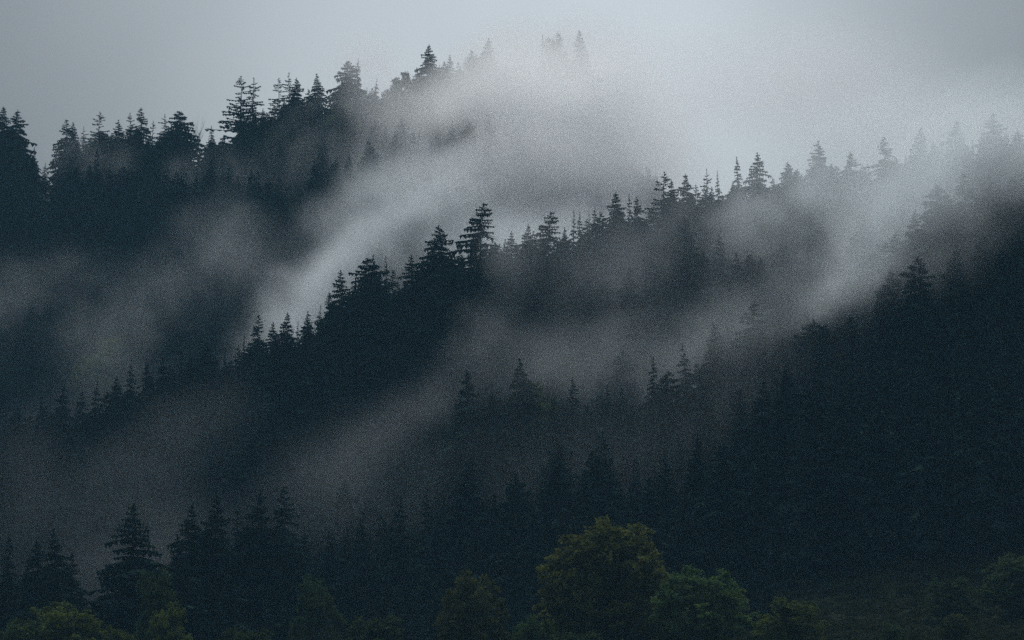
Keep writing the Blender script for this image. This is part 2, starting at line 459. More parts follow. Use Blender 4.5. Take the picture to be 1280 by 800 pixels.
# ------------------------------------------------------------------ individual silhouette trees
# (u, v of the tip, crown width in px, kind, label)
FAR_GRP, MID_GRP, LOW_GRP, FORE_GRP = ('trees on the upper ridge', 'trees on the middle ridge', 'trees on the lower slope ridge', 'spruces in the front row')
FAR_T = [
 (4, 133, 44, 'dense', 'tall dark spruce at the left end of the upper ridge, touching the photo edge'),
 (21, 137, 42, 'dense', 'second tall dark spruce from the left on the upper ridge, broad lower boughs'),
 (43, 184, 30, 'spire', 'short dim spruce just before the bright gap in the upper ridge'),
 (57, 205, 22, 'spire', 'smallest stub of spruce beside the bright gap in the upper ridge'),
 (84, 150, 40, 'dense', 'dark blunt spruce right of the bright gap in the upper ridge'),
 (92, 153, 30, 'dense', 'second top of the twin spruces right of the bright gap'),
 (105, 158, 22, 'sparse', 'thin spruce squeezed between the twin spruces and the pale see-through one'),
 (126, 140, 36, 'sparse', 'pale see-through spruce rising out of a puff of mist on the upper ridge'),
 (147, 150, 34, 'dense', 'rounded dark spruce right of the pale see-through one'),
 (162, 141, 22, 'sparse', 'thin open-topped spruce left of the sharp pointed dark one'),
 (176, 135, 36, 'dense', 'sharp pointed dark spruce in the middle of the left upper ridge'),
 (192, 151, 18, 'sparse', 'small thin spruce right of the sharp pointed dark one'),
 (206, 143, 32, 'sparse', 'open spruce with drooping boughs left of the rounded dark tree'),
 (227, 139, 48, 'broad', 'wide rounded dark spruce left of the bare leafless tree'),
 (264, 157, 24, 'spire', 'narrow dark column-like spruce between the leafless tree and the tall open pair'),
 (300, 95, 62, 'sparse', 'tallest open-branched conifer of the upper ridge, left one of the pair'),
 (317, 97, 50, 'sparse', 'open-branched conifer with curved boughs, right one of the tall pair'),
 (349, 98, 30, 'sparse', 'thin conifer at the left flank of the dark clump after the tall pair'),
 (362, 91, 36, 'sparse', 'middle top of the dark clump after the tall pair, highest of the three'),
 (371, 97, 34, 'dense', 'right top of the dark clump after the tall pair'),
 (396, 92, 42, 'dense', 'blunt greyish spruce with a mist-faded top after the dark clump'),
 (433, 76, 40, 'broad', 'mist-faded broad conifer, left one of the two pale tops'),
 (448, 73, 26, 'spire', 'mist-faded narrow conifer, right one of the two pale tops'),
 (471, 98, 22, 'spire', 'faint small conifer left of the green bushy crown in mist'),
 (521, 84, 22, 'dense', 'small conifer leaning against the left side of the lone peak conifer'),
 (536, 56, 36, 'dense', 'lone dark conifer standing highest above the bright mist on the upper ridge'),
 (612, 48, 40, 'dense', 'pale grey conifer alone in the fog right of the dead pole'),
 (657, 62, 24, 'spire', 'barely visible conifer left of the faint pair near the top of the photo'),
 (678, 43, 20, 'spire', 'sharp faint conifer top beside a rounded pale crown in dense fog'),
 (725, 38, 30, 'dense', 'conifer almost lost in fog up the ridge from the rounded pale crown'),
]
MID_T = [
 (-30, 520, 44, 'dense', None), (22, 505, 40, 'dense', 'dim spruce at the low left end of the middle ridge'),
 (52, 498, 34, 'dense', 'dim spruce left of the pointed one on the low end of the middle ridge'),
 (81, 482, 34, 'dense', 'pointed dim spruce beside the pale green patch at the low end of the ridge'),
 (102, 490, 34, 'dense', 'blunt dim spruce just below the pale green patch'),
 (122, 475, 30, 'spire', 'small spruce under the pale green patch of hillside'),
 (145, 470, 32, 'dense', 'blurred spruce between the small one and the misty rise'),
 (165, 448, 34, 'spire', 'misty spruce on the rise right of the pale green patch'),
 (186, 450, 34, 'dense', 'misty low spruce second on the rise right of the green patch'),
 (204, 447, 30, 'dense', 'misty blunt spruce left of the thin mist-greyed spire'),
 (226, 434, 22, 'spire', 'thin mist-greyed spire left of the broad dark pyramid spruce'),
 (238, 444, 32, 'dense', 'short dark spruce touching the broad dark pyramid spruce'),
 (259, 427, 54, 'dense', 'broad dark pyramid spruce standing forward at the low end of the ridge'),
 (282, 438, 16, 'spire', 'tiny thin spruce in the notch right of the broad pyramid spruce'),
 (297, 432, 34, 'dense', 'dark spruce climbing behind the tiny thin one in the notch'),
 (305, 418, 22, 'spire', 'dark narrow spruce left of the three evenly spaced tops'),
 (323, 394, 36, 'dense', 'first of the three evenly spaced tops at the foot of the dark rise'),
 (342, 403, 32, 'dense', 'low round top between the first and second evenly spaced tops'),
 (359, 390, 40, 'dense', 'second of the three evenly spaced tops, with level boughs'),
 (373, 401, 16, 'spire', 'tiny sharp tip between the second and third evenly spaced tops'),
 (386, 389, 32, 'dense', 'third of the three evenly spaced tops before the steep rise'),
 (401, 381, 26, 'spire', 'thin dark spruce pressed against the steep rise of the ridge'),
 (412, 366, 36, 'dense', 'stepped dark spruce just below the sharp toothed spruce'),
 (427, 338, 52, 'dense', 'sharp spruce with saw-toothed boughs cut out against bright mist'),
 (444, 352, 40, 'dense', 'low dark shoulder between the toothed spruce and the wide double spruce'),
 (458, 322, 62, 'broad', 'wide black spruce with a blunt double top on the middle ridge'),
 (465, 319, 44, 'dense', 'pointed right half of the wide double spruce'),
 (482, 320, 26, 'spire', 'very thin spire with a knob top right of the wide double spruce'),
 (492, 338, 26, 'dense', 'low spruce in the dip right of the very thin spire'),
 (515, 319, 46, 'dense', 'black spruce left of the tallest pyramid of the middle ridge'),
 (527, 326, 34, 'dense', 'dark shoulder spruce leaning on the tallest pyramid'),
 (549, 281, 74, 'dense', 'tallest black pyramid spruce at the crown of the middle ridge'),
 (574, 309, 26, 'spire', 'small spruce in the saddle right of the tallest pyramid'),
 (606, 254, 62, 'ragged', 'ragged lopsided conifer with a broken side bough, centre of the ridge'),
 (592, 300, 36, 'dense', 'greyed spruce below the left side of the ragged conifer'),
 (640, 289, 32, 'dense', 'low rounded mist-grey spruce right of the ragged conifer'),
 (660, 280, 28, 'dense', 'small upright spruce left of the forked wide conifer'),
 (690, 265, 54, 'ragged', 'wide forked conifer with upswept side boughs on the ridge'),
 (706, 284, 30, 'dense', 'low spruce under the right bough of the forked conifer'),
 (717, 263, 26, 'spire', 'first of four slim tops in a row beyond the forked conifer'),
 (725, 265, 28, 'spire', 'second of four slim tops in a row beyond the forked conifer'),
 (736, 264, 24, 'spire', 'third of four slim tops, the lowest of the row'),
 (744, 256, 26, 'spire', 'fourth of four slim tops, highest and nearest the dark cone'),
 (770, 240, 46, 'dense', 'dark cone-shaped spruce closing the row of slim tops'),
 (786, 242, 20, 'spire', 'thin dark tip just right of the cone-shaped spruce'),
 (795, 246, 34, 'dense', 'pale spruce behind the thin dark tip'),
 (813, 262, 34, 'dense', 'low pale spruce left of the tall uneven-headed one'),
 (832, 215, 50, 'sparse', 'tall uneven-headed spruce with side tops, half in mist'),
 (839, 224, 34, 'dense', 'side top of the tall uneven-headed spruce'),
 (858, 217, 28, 'dense', 'neat small triangular top in front of the fog'),
 (883, 211, 30, 'sparse', 'ghostly open spruce right of the neat triangular top'),
 (897, 213, 20, 'spire', 'faintest thin tip between the ghostly open one and the spear'),
 (921, 196, 38, 'spire', 'grey spear-topped spruce left of the blunt grey one'),
 (946, 191, 46, 'dense', 'blunt grey spruce standing clear before the ridge dissolves in fog'),
 (966, 222, 34, 'dense', 'low grey spruce right of the blunt grey one'),
 (985, 202, 38, 'dense', 'mauve-grey spruce dissolving in fog beyond the blunt one'),
 (1021, 176, 52, 'dense', 'last big spruce shape that can be made out in the fog of the ridge'),
 (1062, 190, 50, 'dense', 'spruce lost in fog just beyond the last big shape on the ridge'),
 (1105, 172, 50, 'dense', None), (1150, 160, 50, 'dense', None), (1195, 150, 50, 'dense', None), (1240, 140, 50, 'dense', None),
]
LOW_T = [
 (408, 640, 70, 'dense', 'dim spruce left of the tall dim one in the lower middle'),
 (430, 600, 74, 'dense', 'tall dim spruce right of the front row, its tip fading into mist'),
 (462, 625, 70, 'broad', 'dim blunt spruce in the dip between two dark tops'),
 (492, 606, 76, 'dense', 'dim dark spruce in the centre bottom with bluish mist above'),
 (527, 585, 66, 'dense', None), (560, 540, 60, 'dense', None),
 (583, 462, 60, 'dense', 'hazy spruce at the left end of the lower ridge'),
 (615, 490, 60, 'dense', 'low spruce left of the wide pyramid on the lower ridge'),
 (650, 448, 84, 'dense', 'wide pyramid spruce leading the lower ridge, green patch at its right'),
 (690, 498, 52, 'dense', 'low blurred spruce below the green patch'),
 (715, 472, 58, 'spire', 'slim sharp spruce right of the green patch on the lower ridge'),
 (735, 505, 52, 'dense', 'low spruce right of the slim sharp one on the lower ridge'),
 (759, 480, 44, 'spire', 'left one of two thin faint tops on the lower ridge'),
 (776, 484, 44, 'spire', 'right one of two thin faint tops on the lower ridge'),
 (816, 446, 46, 'spire', 'thin dim spruce left of the sharp spire on the lower ridge'),
 (853, 430, 56, 'spire', 'sharp spire dark against the pale green hillside'),
 (872, 455, 48, 'dense', 'low dark spruce right of the sharp spire'),
 (893, 406, 62, 'dense', 'dark spruce shape below the misty upper slope'),
 (918, 425, 56, 'dense', 'dark filler spruce between the two big dim shapes'),
 (941, 376, 76, 'dense', 'largest dim spruce on the lower ridge, its tip in the mist'),
 (975, 400, 66, 'dense', None), (1005, 385, 66, 'dense', None), (1035, 362, 66, 'dense', 'dim spruce where the dark right-hand slope begins to climb'),
 (1062, 338, 64, 'dense', None), (1088, 315, 66, 'broad', None), (1118, 290, 66, 'dense', None), (1146, 262, 66, 'dense', None), (1176, 232, 66, 'broad', None),
 (1205, 218, 66, 'dense', None), (1236, 212, 66, 'dense', None), (1266, 218, 66, 'dense', None), (1300, 205, 66, 'dense', None),
]
FORE_T = [
 (12, 665, 56, 'spire', 'thin-topped black spruce at the left edge of the front row'),
 (47, 673, 44, 'dense', 'left top of the joined pair in the front row'),
 (66, 661, 66, 'dense', 'taller right top of the joined pair in the front row'),
 (92, 690, 50, 'dense', 'short black spruce on the right flank of the joined pair'),
 (-22, 690, 60, 'dense', None),
 (168, 629, 92, 'dense', 'lone big black spruce standing apart in pale mist, front row'),
 (240, 628, 56, 'dense', 'first spruce of the black clump after the lone one'),
 (270, 619, 52, 'dense', 'second spruce of the black clump, slightly taller'),
 (296, 627, 44, 'spire', 'slim third spruce of the black clump'),
 (327, 612, 60, 'dense', 'fourth spruce of the black clump, left of the level-boughed one'),
 (354, 608, 66, 'dense', 'last spruce of the black clump with clear level boughs against mist'),
 (222, 668, 50, 'dense', 'low spruce on the left flank of the black clump'),
 (255, 660, 60, 'broad', None), (312, 655, 60, 'broad', None), (383, 668, 60, 'dense', None), (340, 660, 60, 'broad', None),
]
n_ind = {'spruce': 0}
env = {}
FILL_LABEL = {
 FAR_GRP: 'conifer swallowed by fog or forest along the upper ridge',
 MID_GRP: 'spruce swallowed by fog or merged in the dark mass of the middle ridge',
 LOW_GRP: 'dark spruce merged in the black forest of the lower slope, no clear outline',
 FORE_GRP: 'black spruce merged into the front row, no clear outline of its own',
}
TREES_XY = []
def place_row(rows, Dtab, group, jitter, floor_h):
    for i, (u, v, w, kind, label) in enumerate(rows):
        D = lerp_tab(Dtab, u) + random.uniform(-jitter, jitter)
        if label is None: D += 6
        x = at(u, v, D).x
        g = terrain(x, D)
        h = at(u, v, D).z - g
        h = max(floor_h, h)
        w_m = w / FPX * D
        # the given width is the crown at about half height, so widen to the crown base
        lo_, hi_ = (0.17, 0.25) if kind in ('dense', 'ragged') else ((0.2, 0.3) if kind == 'broad' else (0.11, 0.2))
        r = 1.12 * min(max(w_m * 0.62, h * lo_), h * hi_)
        add_spruce((x, D, g - 0.3), h + 0.3, r, kind, label or FILL_LABEL[group], group, rot=0.0 if kind == 'ragged' else None, var=i)
        TREES_XY.append((x, D)); n_ind['spruce'] += 1
place_row(FAR_T, FAR_D, FAR_GRP, 6, 14)
place_row(MID_T, MID_D, MID_GRP, 5, 14)
place_row(LOW_T, LOW_D, LOW_GRP, 5, 14)
place_row(FORE_T, FORE_D, FORE_GRP, 6, 14)

# leafless tree and dead pole on the upper ridge
D = 1004; x = at(247, 140, D).x; g = terrain(x, D); h = at(247, 138, D).z - g
bv, bf = bare_tree_meshes(5)
t = bpy.data.objects.new('bare_tree', None); t.location = (x, D, g); COL.objects.link(t)
tag(t, 'leafless grey tree with fine upward twigs among the dark conifers of the upper ridge', 'tree')
b = mesh_obj('branches', [Vector((v.x * 0.75, v.y * 0.75, v.z * h)) for v in bv], bf, M_GREYBARK, t)
D = 1040; x = at(564, 60, D).x; g = terrain(x, D); h = at(564, 54, D).z - g
PV, PF = [], []
tube(PV, PF, [Vector((0, 0, -0.5)), Vector((0.1, 0, h * 0.5)), Vector((0, 0, h))], [0.4, 0.26, 0.05], 7)
rn = random.Random(4)
for k in range(14):
    z = h * rn.uniform(0.45, 0.97); a = rn.uniform(0, 6.28); L = rn.uniform(0.4, 1.2)
    tube(PV, PF, [Vector((0, 0, z)), Vector((math.cos(a) * L, math.sin(a) * L, z - 0.2 * L))], [0.05, 0.015], 4)
tag(mesh_obj('dead_tree', PV, PF, M_GREYBARK), 'dead tree standing as a thin bare pole in the fog between two conifers', 'tree')

# broadleaf trees
add_broad(762, 645, 430, 172, 'oak', 'large olive-brown oak-like tree with dark limbs, biggest crown at the bottom', rot=0.6)
add_broad(876, 706, 418, 128, 'green', 'round fresh green tree tucked right of the large olive-brown one', rot=2.0)
add_broad(985, 746, 405, 116, 'lime', 'low green and yellowish crown right of the round fresh green tree', rot=1.1)
add_broad(590, 710, 425, 98, 'olive', 'dim olive tree with a pointed crown left of the large olive-brown one', rot=3.0)
add_broad(668, 768, 400, 62, 'green', 'small dim green bushy tree between the two olive crowns', rot=4.2)
add_broad(85, 752, 415, 120, 'lime', 'low yellow-green crown below the joined pair of black spruces', rot=0.2)
add_broad(30, 775, 405, 90, 'dark', 'low dark green crown at the bottom left corner', rot=5.2)
add_broad(200, 712, 440, 64, 'dark', 'dark green tree touching the lone big black spruce', rot=2.5)
add_broad(215, 753, 402, 60, 'lime', 'small pale-tipped bushy tree below the dark green one', rot=3.6)
add_broad(150, 782, 395, 60, 'lime', 'tiny yellow-green crown peeping over the bottom edge', rot=1.9)
add_broad(398, 722, 455, 80, 'dark', 'very dim green tree among the black spruces right of the clump', rot=0.9)
add_broad(1182, 722, 452, 130, 'dark', 'dim green tree at the edge of the meadow', rot=2.9)
add_broad(1262, 692, 455, 150, 'dark', 'dark broad tree in the bottom right corner beside the meadow', rot=4.9)
add_broad(1190, 772, 415, 110, 'olive', 'low brownish bushy crown below the dim green meadow tree', rot=1.4)
add_broad(1112, 785, 400, 44, 'dark', 'small dark bush at the near edge of the meadow', rot=0.4)
add_broad(730, 790, 385, 90, 'dark', 'low bushy crown under the large olive-brown tree', rot=2.2)
add_broad(470, 770, 420, 110, 'dark', 'very dim bushy crown left of the dim pointed olive tree', rot=3.3)
add_broad(310, 785, 400, 110, 'dark', 'very dim low crown under the black spruce clump', rot=5.9)
# crowns on the slopes
add_broad(503, 88, 1025, 46, 'green', 'green bushy crown in bright mist left of the lone dark conifer', 'broadleaf trees on the slopes', rot=1)
add_broad(696, 45, 1060, 44, 'dark', 'rounded pale crown in dense fog near the top of the photo', 'broadleaf trees on the slopes', rot=2)
add_broad(345, 165, 985, 70, 'green', 'green rounded crown below the dark clump on the upper ridge', 'broadleaf trees on the slopes', rot=3)
add_broad(300, 172, 985, 60, 'dark', 'darker green crown below the tall open-branched pair', 'broadleaf trees on the slopes', rot=4)
add_broad(430, 128, 1000, 56, 'green', 'green crown under the two pale mist-faded conifers', 'broadleaf trees on the slopes', rot=5)
add_broad(676, 478, 640, 60, 'lime', 'pale green crown in the gap right of the wide pyramid spruce', 'broadleaf trees on the slopes', rot=0.5)
add_broad(850, 385, 735, 66, 'lime', 'pale green crown behind the sharp spire on the misty slope', 'broadleaf trees on the slopes', rot=1.5)
add_broad(880, 400, 728, 60, 'green', 'green crown right of the pale one on the misty slope', 'broadleaf trees on the slopes', rot=2.5)
add_broad(535, 472, 672, 64, 'lime', 'pale green crown in mist below the tallest pyramid spruce', 'broadleaf trees on the slopes', rot=3.5)
add_broad(150, 415, 860, 80, 'lime', 'pale green misty crown on the hillside above the low end of the middle ridge', 'broadleaf trees on the slopes', rot=4.5)
add_broad(115, 440, 850, 60, 'green', 'dim green crown left of the pale green misty one', 'broadleaf trees on the slopes', rot=5.5)
add_broad(1095, 345, 640, 60, 'dark', 'faint green crown high on the dark right-hand slope', 'broadleaf trees on the slopes', rot=0.5)
add_broad(915, 505, 612, 50, 'dark', 'faint green crown inside the black lower forest', 'broadleaf trees on the slopes', rot=0.9)

# ------------------------------------------------------------------ forest filling the slopes
def envelope(rows):
    pts = sorted((r[0], r[1]) for r in rows)
    def f(u):
        if u <= pts[0][0]: return pts[0][1]
        for (a, va), (b, vb) in zip(pts, pts[1:]):
            if u <= b: return max(va, vb) if b - a < 60 else va + (vb - va) * (u - a) / (b - a)
        return pts[-1][1]
    return f
ENV = [envelope(FAR_T + [(750, 100, 0, 0, 0), (850, 240, 0, 0, 0), (1300, 240, 0, 0, 0)]), envelope(MID_T), envelope(LOW_T), envelope(FORE_T + [(600, 700, 0, 0, 0), (1280, 690, 0, 0, 0)])]
fills = []
CROWNS = [(345, 165, 70), (430, 128, 56), (676, 478, 60), (850, 385, 66), (880, 400, 60), (535, 472, 64), (150, 415, 80), (115, 440, 60), (1095, 345, 60)]
rf = random.Random(77)
def tryfill(n, dlo, dhi, u0, u1, env_i, hmin, hmax, sp, under=12):
    cnt = 0
    cell = {}
    for (x, y) in TREES_XY: cell.setdefault((int(x // sp), int(y // sp)), []).append((x, y))
    for _ in range(n * 12):
        if cnt >= n: break
        u = rf.uniform(u0, u1)
        a, b = dlo(u), dhi(u)
        if b <= a: continue
        y = rf.uniform(a, b); x = (u - 640) / FPX * y * 1.0
        ci, cj = int(x // sp), int(y // sp)
        if any((x - px) ** 2 + (y - py) ** 2 < sp * sp for i in (ci - 1, ci, ci + 1) for j in (cj - 1, cj, cj + 1) for px, py in cell.get((i, j), ())): continue
        g = terrain(x, y); h = rf.uniform(hmin, hmax)
        uu, vv = to_px((x, y, g + h))
        lim = ENV[env_i](uu) + under
        if vv < lim:
            h = at(uu, lim + rf.uniform(0, 14), y).z - g
            if h < 9: continue
        cell.setdefault((ci, cj), []).append((x, y))
        if env_i == 0 and ((234 < uu < 260 and vv < 200) or (50 < uu < 70 and vv < 238)): continue   # gaps where the sky shows
        if any(abs(uu - cu) < cw * 0.55 and cv - 8 < vv < cv + 42 for cu, cv, cw in CROWNS): continue   # broadleaf crowns stand here
        if env_i >= 2 and (85 < uu < 142 or 192 < uu < 222) and vv < 745: continue      # misty openings in the front row
        if env_i == 2 and uu < 235 and vv < 735: continue
        fills.append((x, y, g, h, env_i, uu, vv)); cnt += 1
T = lerp_tab
tryfill(150, lambda u: T(MID_D, u) - 14, lambda u: T(MID_D, u) + 14, -40, 1060, 1, 20, 30, 3.4, 7)
tryfill(110, lambda u: T(FAR_D, u) - 14, lambda u: T(FAR_D, u) + 14, -60, 700, 0, 18, 28, 3.6, 9)
tryfill(4800, lambda u: T(MID_D, u) + 90, lambda u: T(FAR_D, u) + 25, -380, 1650, 0, 18, 29, 5.6)
tryfill(1700, lambda u: T(LOW_D, u) + 48, lambda u: T(MID_D, u) + 18, -380, 1650, 1, 19, 31, 5.8)
tryfill(1400, lambda u: T(FORE_D, u) + 20, lambda u: T(LOW_D, u) + 12, -380, 1650, 2, 20, 33, 6.2)
tryfill(120, lambda u: T(FORE_D, u) - 12, lambda u: T(FORE_D, u) + 22, -60, 1000, 3, 12, 21, 5.0)
print('fills', len(fills))

# the ones that show largest (nearest first) stand as trees of their own, the rest as one wood
SLOPE = {0: ('conifer in the dim fogged forest between the upper and middle ridge', 'conifers on the slope under the upper ridge'),
         1: ('spruce in the hazy forest covering the face of the middle ridge', 'spruces on the face of the middle ridge'),
         2: ('black spruce in the dark forest of the lower slope below its ridge line', 'spruces on the lower slope'),
         3: ('low black spruce filling the space under the front row tops', 'spruces filling the front row')}
want = {3: 60, 2: 70, 1: 50, 0: 0}
fills.sort(key=lambda f: f[1])
rest = []
for (x, y, g, h, e_i, uu, vv) in fills:
    k = rf.choices(['dense', 'broad', 'spire'], [6, 2, 2])[0]
    if want[e_i] > 0 and n_ind['spruce'] < 300 and 0 < uu < 1280 and vv < 790:
        want[e_i] -= 1; n_ind['spruce'] += 1
        add_spruce((x, y, g - 0.3), h + 0.3, h * rf.uniform(0.17, 0.25), k, SLOPE[e_i][0], SLOPE[e_i][1])
    else:
        rest.append((x, y, g - 0.3, h, k))
print('individual spruces', n_ind['spruce'], 'wood', len(rest))

# the plainer trees of each slope: told apart by the landmark they stand at and by how high their tips reach
LOW_PLACES = [(40, 'by the left photo edge'), (120, 'behind the joined pair of front-row tops'), (220, 'around the lone big black spruce'),
    (300, 'behind the left half of the black clump'), (380, 'behind the right half of the black clump'), (460, 'under the tall dim spruce right of the clump'),
    (540, 'left of the dim pointed olive tree'), (640, 'above the dim pointed olive tree'), (720, 'above the left side of the olive-brown tree'),
    (800, 'above the middle of the olive-brown tree'), (860, 'above where olive-brown and green crowns meet'), (930, 'above the round fresh green tree'),
    (1010, 'above the low yellowish crown'), (1090, 'above the near side of the dim meadow'), (1170, 'above the far side of the dim meadow'), (9999, 'above the bottom right corner')]
MID_PLACES = [(120, 'below the low left end of the middle ridge'), (220, 'below the misty rise of the middle ridge'), (300, 'below the broad pyramid spruce'),
    (400, 'below the three evenly spaced tops'), (480, 'below the wide double spruce'), (580, 'below the tallest black pyramid spruce'), (660, 'below the ragged lopsided conifer'),
    (760, 'below the four slim tops'), (860, 'below the tall uneven-headed spruce'), (960, 'below the grey spear-topped spruce'), (1080, 'below the last big shape in the fog'), (9999, 'in the fog above the dark right-hand slope')]
ORD = ['highest', 'second highest', 'third highest', 'fourth highest', 'fifth highest', 'sixth highest', 'seventh highest', 'eighth highest', 'ninth highest', 'tenth highest',
       'eleventh highest', 'twelfth highest', 'thirteenth highest', 'fourteenth highest', 'fifteenth highest', 'sixteenth highest']
def name_plain_trees():
    generic = set(FILL_LABEL.values()) | {v[0] for v in SLOPE.values()}
    look = {LOW_GRP: ('dark slope spruce', LOW_PLACES), MID_GRP: ('faint ridge spruce', MID_PLACES), FORE_GRP: ('blunt black spruce', LOW_PLACES),
            SLOPE[1][1]: ('hazy spruce', MID_PLACES), SLOPE[2][1]: ('dark forest spruce', LOW_PLACES), SLOPE[3][1]: ('low black spruce', LOW_PLACES)}
    sets = {}
    for o in COL.objects:
        if o.get('label') in generic and o.get('group') in look:
            hz = next(c.scale.z for c in o.children if c.name.startswith('crown'))
            u, v = to_px((o.location.x, o.location.y, o.location.z + hz))
            place = next(t for lim, t in look[o['group']][1] if u < lim)
            sets.setdefault((o['group'], place), []).append((v, o))
    for (grp, place), lst in sets.items():
        lst.sort(key=lambda q: q[0])
        for i, (v, o) in enumerate(lst):
            kind = look[grp][0]
            o['label'] = kind + ' ' + place if len(lst) == 1 else '%s %s, %s tip' % (kind, place, ORD[min(i, 15)] if i < len(lst) - 1 else 'lowest')

def build_wood(rest):
    """the far-off wood: one object, spruces instanced on its points"""
    protos = [m for k in ('dense', 'broad', 'spire') for m in SPRUCE[k]]
    me = bpy.data.meshes.new('forest')
    me.from_pydata([(x, y, z) for x, y, z, h, k in rest], [], [])
    ga = me.attributes.new('tree_size', 'FLOAT_VECTOR', 'POINT')
    gr = me.attributes.new('turn', 'FLOAT', 'POINT')
    gi = me.attributes.new('sort', 'INT', 'POINT')
    ga, gr, gi = (me.attributes[q] for q in ('tree_size', 'turn', 'sort'))
    for i, (x, y, z, h, k) in enumerate(rest):
        r = h * rf.uniform(0.17, 0.25)
        ga.data[i].vector = (r, r, h)
        gr.data[i].value = rf.uniform(0, 6.283)
        gi.data[i].value = rf.randrange(len(protos))
    me.materials.append(M_SPRUCE)
    o = bpy.data.objects.new('forest', me); COL.objects.link(o)
    ng = bpy.data.node_groups.new('forest_trees', 'GeometryNodeTree')
    ng.interface.new_socket('Geometry', in_out='INPUT', socket_type='NodeSocketGeometry')
    ng.interface.new_socket('Geometry', in_out='OUTPUT', socket_type='NodeSocketGeometry')
    n, l = ng.nodes, ng.links
    gi_, go_ = n.new('NodeGroupInput'), n.new('NodeGroupOutput')
    join = n.new('GeometryNodeGeometryToInstance')
    # each proto mesh lives as an object only to feed the node tree
    for k, (cm, tm) in reversed(list(enumerate(protos))):
        oi = n.new('GeometryNodeObjectInfo')
        po = PROTO_OBJ[k]
        oi.inputs['Object'].default_value = po
        oi.inputs['As Instance'].default_value = False
        l.new(oi.outputs['Geometry'], join.inputs[0])
    iop = n.new('GeometryNodeInstanceOnPoints')
    l.new(gi_.outputs[0], iop.inputs['Points'])
    l.new(join.outputs[0], iop.inputs['Instance'])
    iop.inputs['Pick Instance'].default_value = True
    def attr(name, typ):
        a = n.new('GeometryNodeInputNamedAttribute'); a.data_type = typ
        a.inputs['Name'].default_value = name
        return [q for q in a.outputs if q.enabled][0]
    l.new(attr('sort', 'INT'), iop.inputs['Instance Index'])
    cb = n.new('ShaderNodeCombineXYZ'); l.new(attr('turn', 'FLOAT'), cb.inputs[2])
    l.new(cb.outputs[0], iop.inputs['Rotation'])
    l.new(attr('tree_size', 'FLOAT_VECTOR'), iop.inputs['Scale'])
    l.new(iop.outputs[0], go_.inputs[0])
    md = o.modifiers.new('trees', 'NODES'); md.node_group = ng
    tag(o, 'distant dark conifer forest covering the foggy slopes as one mass', 'forest', kind='stuff')
    return o
# prototypes for the wood: objects that are themselves trees in the wood (unlinked data would not evaluate)
bpy.context.view_layer.update()
name_plain_trees()
PROTO_OBJ = []
for k in ('dense', 'broad', 'spire'):
    for cm, tm in SPRUCE[k]:
        PROTO_OBJ.append(bpy.data.objects.new('spruce_crown', cm))
build_wood(rest)

# ------------------------------------------------------------------ undergrowth on the meadow and along the foot of the slope
def clump_mesh(seed):
    rnd = random.Random(seed); V, F = [], []
    for k in range(150):
        a = rnd.uniform(0, 6.28); rr = rnd.uniform(0, 1) ** 0.5
        p = Vector((rr * math.cos(a), rr * math.sin(a), 0)); hh = rnd.uniform(0.2, 1.0) * (1.1 - 0.7 * rr)
        s = rnd.uniform(0.06, 0.15)
        d = Vector((rnd.uniform(-1, 1), rnd.uniform(-1, 1), 0)).normalized()
        q = p + Vector((rnd.uniform(-.15, .15), rnd.uniform(-.15, .15), hh))
        i = len(V)
        V.extend([q - d * s, q + d * s + Vector((0, 0, -0.05)), q + Vector((d.y * s, -d.x * s, s * 1.6)), p.lerp(q, 0.55)])
        F.extend([(i, i + 1, i + 2), (i, i + 3, i + 1)])
    me = bpy.data.meshes.new('undergrowth_clump'); me.from_pydata(V, [], F); me.materials.append(M_BRUSH); me.update()
    return me
M_BRUSH = foliage_mat('brush_leaves', (0.025, 0.032, 0.014), (0.06, 0.065, 0.028), scale=0.5)
CL = [bpy.data.objects.new('undergrowth_clump', clump_mesh(k)) for k in range(4)]
ug = bpy.data.meshes.new('undergrowth'); pts = []
for k in range(5200):
    y = rf.uniform(370, 520); u = rf.uniform(860, 1420) if rf.random() < 0.75 else rf.uniform(-120, 900)
    x = (u - 640) / FPX * y
    pts.append((x, y, terrain(x, y) - 0.1))
ug.from_pydata(pts, [], [])
for nm, ty in (('tree_size', 'FLOAT_VECTOR'), ('turn', 'FLOAT'), ('sort', 'INT')): ug.attributes.new(nm, ty, 'POINT')
for i in range(len(pts)):
    q = rf.uniform(0.5, 1.3) * (1.9 if rf.random() < 0.06 else 1)
    ug.attributes['tree_size'].data[i].vector = (q, q, q * rf.uniform(0.5, 1.0))
    ug.attributes['turn'].data[i].value = rf.uniform(0, 6.283); ug.attributes['sort'].data[i].value = rf.randrange(4)
ug.materials.append(M_BRUSH)
uo = bpy.data.objects.new('undergrowth', ug); COL.objects.link(uo)
ng = bpy.data.node_groups['forest_trees'].copy(); ng.name = 'undergrowth_clumps'
infos = [q for q in ng.nodes if q.bl_idname == 'GeometryNodeObjectInfo']
for k, q in enumerate(infos):
    if k < 4: q.inputs['Object'].default_value = CL[k]
    else: ng.nodes.remove(q)
md = uo.modifiers.new('clumps', 'NODES'); md.node_group = ng
tag(uo, 'dark scrub and rough grass on the clearing below the right slope', 'undergrowth', kind='stuff')

